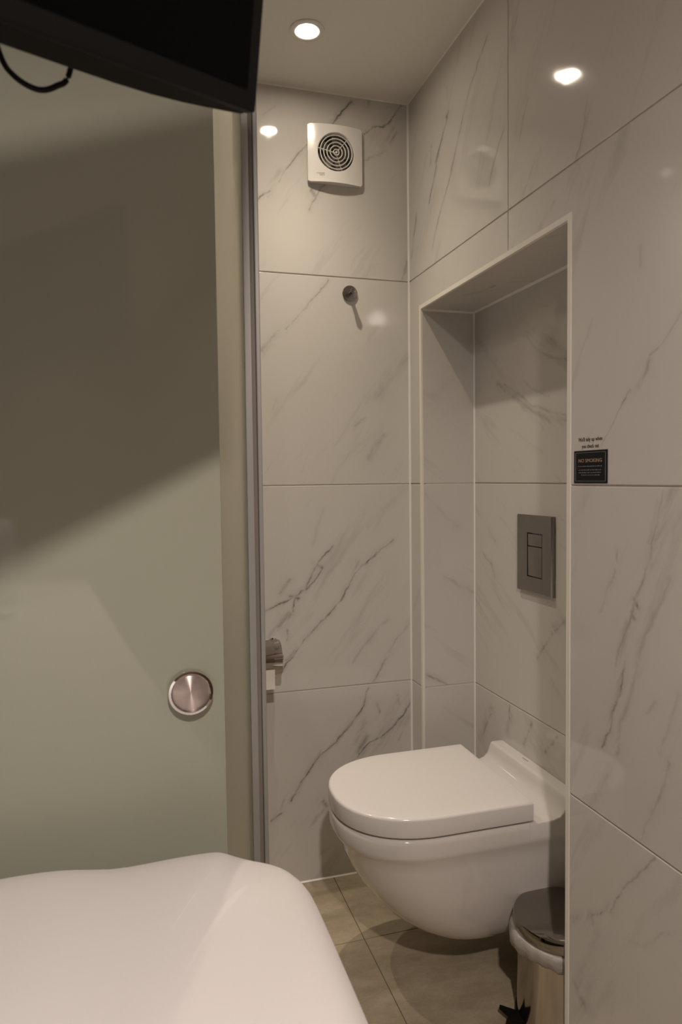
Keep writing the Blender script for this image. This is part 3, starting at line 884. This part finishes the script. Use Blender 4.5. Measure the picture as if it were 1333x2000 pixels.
# ------------------------------------------------------------------ sign and lettering on the right wall
sg = thing('no_smoking_sign', 'small square black no smoking notice on the marble wall', 'sign', (XR, 1.097, 1.178))
sy0, sy1, sz0, sz1 = 1.0485, 1.1455, 1.1785, 1.2385
box_obj('panel', XR-.0012, XR-.0001, sy0, sy1, sz0, sz1, M['signbg'], sg, .0003)
def wface(y, z, off=.0013): return frame((XR-off, y, z), (-1, 0, 0), (0, -1, 0))
bm = bmesh.new()
i_ = .0045; t_ = .0005
for a in ((sy0+i_, sy1-i_, sz0+i_*.8, sz0+i_*.8+t_), (sy0+i_, sy1-i_, sz1-i_*.8-t_, sz1-i_*.8), (sy0+i_, sy0+i_+t_*1.6, sz0+i_*.8, sz1-i_*.8), (sy1-i_-t_*1.6, sy1-i_, sz0+i_*.8, sz1-i_*.8)):
    box(bm, XR-.0014, XR-.0012, *a)
mesh_obj('border_line', bm, M['signgrey'], sg)
text_obj('heading', 'NO SMOKING', wface(1.097, 1.2200), .068, .0066, M['signgold'], sg)
random.seed(4)
for z_, w_ in ((1.2098, .072), (1.2030, .069), (1.1982, .067), (1.1938, .054)):
    bm = bmesh.new(); y_ = 1.097+w_/2; end = 1.097-w_/2
    while y_ > end+.002:
        wl = min(random.uniform(.003, .0095), y_-end)
        q_ = y_
        while q_ > y_-wl+.0008:
            hh = random.choice((.0009, .0009, .0014))
            box(bm, XR-.0014, XR-.0012, q_-.0009, q_, z_-.0008, z_-.0008+hh); q_ -= .00135
        y_ -= wl+.0012
    mesh_obj('small_print', bm, M['signgrey'], sg)
lt = thing('wall_lettering', 'dark lettering on the tile just above the black notice', 'lettering', (XR, 1.098, 1.243))
text_obj('text_line', "We'll tidy up when", wface(1.0985, 1.2580, .0002), .070, .0098, M['ink'], lt)
text_obj('text_line', 'you check out', wface(1.0980, 1.2455, .0002), .050, .0092, M['ink'], lt)

# ------------------------------------------------------------------ pedal bin in the niche
bx_, by_, br = .868, 1.286, .1
pb = thing('pedal_bin', 'round polished steel pedal bin standing in the niche beside the toilet', 'bin', (bx_, by_, 0))
Tb = Matrix.Translation((bx_, by_, 0))
bm = bmesh.new(); lathe(bm, [(.097, .001), (.099, .004), (.099, .018), (.097, .020)], Tb, 64)
mesh_obj('base_ring', bm, M['black'], pb, 40)
bm = bmesh.new(); lathe(bm, [(.0955, .018), (.0955, .199), (.097, .205), (.094, .208)], Tb, 72)
mesh_obj('body', bm, M['steel'], pb, 40)
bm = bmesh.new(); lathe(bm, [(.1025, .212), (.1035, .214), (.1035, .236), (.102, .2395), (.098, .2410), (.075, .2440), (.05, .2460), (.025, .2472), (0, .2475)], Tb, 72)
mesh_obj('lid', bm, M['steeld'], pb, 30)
bm = bmesh.new()
random.seed(2)
rr = []
nb = 90
ph = [random.uniform(0, 6.28) for _ in range(8)]
def wob(a, k): return sum(sin(a*f_+ph[i])*am for i, (f_, am) in enumerate(((3, .0012), (7, .0008), (13, .0006), (22, .0004), (31, .0004))))*k
for k, (r_, z_) in enumerate(((.0985, .2115), (.104, .2125), (.1085, .210), (.1115, .200), (.1105, .186), (.105, .176), (.0995, .171))):
    rr.append([Tb @ Vector(((r_+wob(2*pi*i/nb, 1+.3*k))*cos(2*pi*i/nb), (r_+wob(2*pi*i/nb, 1+.3*k))*sin(2*pi*i/nb), z_+wob(2*pi*i/nb+1, 1.6)*(k > 2)*1.5)) for i in range(nb)])
loft(bm, rr, False, False)
bmesh.ops.solidify(bm, geom=list(bm.faces), thickness=.0004)
mesh_obj('bin_liner', bm, M['bag'], pb, 60)['label'] = 'crumpled translucent plastic liner folded over the rim'
# forked pedal
pd = Matrix.Translation((0.768, 1.300, .014)) @ Matrix.Rotation(radians(168), 4, 'Z')
bm = prism([(-.03, -.014), (.005, -.017), (.036, -.024), (.022, -.004), (.034, .020), (.004, .017), (-.03, .014)], 2, 0, .010, .001)
bm.transform(pd @ Matrix.Rotation(radians(-14), 4, 'Y')); mesh_obj('pedal', bm, M['black'], pb)

# ------------------------------------------------------------------ bed
bed = thing('bed', 'bed with a white duvet in the foreground beside the frosted glass', 'bed', (-.4, .1, 0))
BX0, BX1, BY0, BY1 = -1.18, .2255, -1.5, 1.052
def bed_outline(off, rc=.13, n=20):
    """outline going round; the right/far corner is the one the picture shows"""
    pts = []
    def arc(cx, cy, r, a0, a1):
        for i in range(n+1):
            a = a0+(a1-a0)*i/n
            e = 2.15
            ca, sa = cos(a), sin(a)
            pts.append((cx+r*abs(ca)**(2/e)*(1 if ca > 0 else -1), cy+r*abs(sa)**(2/e)*(1 if sa > 0 else -1)))
    x0, x1, y0, y1 = BX0-off, BX1+off, BY0-off, BY1+off
    r = max(.055, rc+off)
    arc(x1-r, y1-r, r, 0, pi/2)
    for i in range(1, 24): pts.append((x1-r+(x0+r-(x1-r))*i/24, y1))
    arc(x0+r, y1-r, r, pi/2, pi)
    for i in range(1, 24): pts.append((x0, y1-r+(y0+r-(y1-r))*i/24))
    arc(x0+r, y0+r, r, pi, 1.5*pi)
    for i in range(1, 24): pts.append((x0+r+(x1-r-(x0+r))*i/24, y0))
    arc(x1-r, y0+r, r, 1.5*pi, 2*pi)
    for i in range(1, 36): pts.append((x1, y0+r+(y1-r-(y0+r))*i/36))
    return pts
def lump(x, y):
    return (.0035*sin(9*x+2.0)*sin(7*y+.4) + .0025*sin(21*x+5*y) + .0018*sin(37*x-9*y+1))
bm = bmesh.new(); rr = []
prof = [(-.60, .668), (-.45, .668), (-.32, .668), (-.24, .667), (-.18, .666), (-.13, .665), (-.095, .663), (-.065, .659), (-.040, .652), (-.022, .641), (-.008, .624), (.000, .602),
        (.004, .57), (.005, .53), (.003, .46), (.002, .38), (.004, .31), (.004, .285), (-.002, .284)]
for off, z in prof:
    ring = []
    for i, (x, y) in enumerate(bed_outline(max(off, -.095))):
        if off < -.095:
            k_in = 1 - (-.095-off)*1.35
            x = -.48+(x+.48)*k_in; y = -.2+(y+.2)*k_in
        zz = z + lump(x, y)*(1 if z > .6 else .2)
        # the far edge is puffed up near the corner and sags slightly to the left, with soft puckers
        if y > .86 and z > .55:
            zz += .006*math.exp(-((x-.09)/.07)**2) + (.0030*sin(34*x)+.0018*sin(71*x+1))*max(0, min(1, (y-.90)/.1)) + .005*min(1, max(0, (-.06-x)/.15))*max(0, min(1, (y-.8)/.2))
        dy = 0
        if y > .9 and z > .2: dy = -.030*max(0, min(1, (x+.08)/.2)) + .003*sin(26*x+.6)
        wx = .004*sin(8*y+1) if x > .1 and z < .6 else 0
        ring.append(Vector((x+wx, y+dy, zz)))
    rr.append(ring)
loft(bm, rr, True, False)
dv = mesh_obj('duvet', bm, M['bedlinen'], bed, 60)
sub = dv.modifiers.new('smooth', 'SUBSURF'); sub.levels = 1; sub.render_levels = 1
box_obj('mattress', BX0+.03, BX1-.03, BY0+.03, BY1-.05, .30, .60, M['bedlinen'], bed, .03)
box_obj('bed_base', BX0+.03, BX1-.03, BY0+.03, BY1-.05, .07, .30, M['bedbase'], bed, .01)
for x in (BX0+.12, BX1-.12):
    for y in (BY0+.12, BY1-.16):
        bm = bmesh.new(); lathe(bm, [(.02, 0), (.026, .072)], Matrix.Translation((x, y, 0)), 20)
        mesh_obj('leg', bm, M['black'], bed, 40)
# pillow propped at the head of the bed (seen mirrored in the glass)
bm = bmesh.new()
pw, phh, pt = .30, .20, .07
rr = []
nu, nv = 24, 18
def pil(u, v, s):
    e = (1-abs(u)**3.2)*(1-abs(v)**3.2)
    return Vector((u*pw*(1-.06*v*v), s*pt*max(0, e)**.5, v*phh*(1-.06*u*u)))
vv = {}
for s in (-1, 1):
    for i in range(nu+1):
        for j in range(nv+1):
            u, v = -1+2*i/nu, -1+2*j/nv
            key = (i, j, 0 if (i in (0, nu) or j in (0, nv)) else s)
            if key not in vv: vv[key] = bm.verts.new(pil(u, v, s))
    for i in range(nu):
        for j in range(nv):
            K = lambda a, b: vv[(a, b, 0 if (a in (0, nu) or b in (0, nv)) else s)]
            bm.faces.new((K(i, j), K(i+1, j), K(i+1, j+1), K(i, j+1)))
bm.transform(Matrix.Translation((-.58, -.44, .895)) @ Matrix.Rotation(radians(-12), 4, 'X'))
pl = mesh_obj('pillow', bm, M['pillow'], None, 60)
pl['label'] = 'white pillow standing on the bed, mirrored faintly in the frosted glass'; pl['category'] = 'pillow'

# ------------------------------------------------------------------ television on a wall arm
tv = thing('television', 'black flat television hanging at the top left over the bed', 'television', (-.20, .62, 1.53))
P1 = Vector((.1125, .640, 1.522))        # lower right front corner
U = Vector((-.085, -.0525, -.0095)).normalized()
Nn = Vector((.0525, -.085, 0)).normalized()
Nn = (Nn - U*Nn.dot(U)).normalized()
Up = Nn.cross(U)
Up = Up if Up.z > 0 else -Up
TILT = radians(15)
Vv = (Nn*sin(TILT) + Up*cos(TILT)).normalized()
Nf = (Nn*cos(TILT) - Up*sin(TILT)).normalized()
def tp(u, v, w): return P1 + U*u + Vv*v - Nf*w
TW, TH = .740, .432
def slab(name, u0, u1, v0, v1, w0, w1, material, bev=.002):
    b_ = bmesh.new(); box(b_, u0, u1, v0, v1, w0, w1, bev)
    mm = Matrix((U, Vv, -Nf)).transposed().to_4x4(); mm.translation = P1
    b_.transform(mm); return mesh_obj(name, b_, material, tv, 40)
slab('bezel', 0, TW, 0, TH, .001, .014, M['black'], .002)
slab('screen', .012, TW-.012, .016, TH-.012, -.0003, .0012, M['screen'], .0003)
bm = bmesh.new(); rr = []
for k in range(25):
    u = .002+(TW-.004)*(.5-.5*cos(pi*k/24))
    e = min(1, min(u, TW-u)/.13)
    d = .003+.040*(1-(1-e)**2.2)
    rr.append([tp(u, .001, .013), tp(u, -.002*min(1, e*2), .014+d*.92), tp(u, .010, .014+d), tp(u, .20, .014+d), tp(u, .30, .014+d*.4), tp(u, TH-.003, .016), tp(u, TH-.003, .013)])
loft(bm, rr)
mesh_obj('back_shell', bm, M['black'], tv, 50)
cm = tp(.36, .16, .055)
bm = bmesh.new(); box(bm, .29, .43, .09, .23, .045, .062, .002)
mm = Matrix((U, Vv, -Nf)).transposed().to_4x4(); mm.translation = P1; bm.transform(mm)
mesh_obj('mount_plate', bm, M['black'], tv)
bm = bmesh.new(); tube(bm, [cm, Vector((-.52, .80, 1.78)), Vector((-.70, YG-.02, 1.80))], .016, 12)
mesh_obj('wall_arm', bm, M['black'], tv, 60)
box_obj('wall_plate', -.78, -.62, YG-.02, YG-.0005, 1.70, 1.90, M['black'], tv, .003)
bm = bmesh.new()
tube(bm, spline([(-.112, .645, 1.60), (-.101, .66, 1.553), (-.090, .66, 1.5355), (-.072, .66, 1.527), (-.057, .66, 1.532), (-.046, .66, 1.545), (-.036, .655, 1.60)]), .0024, 10)
mesh_obj('cable', bm, M['black'], tv, 60)['label'] = 'thin black cable looping below the back of the set'
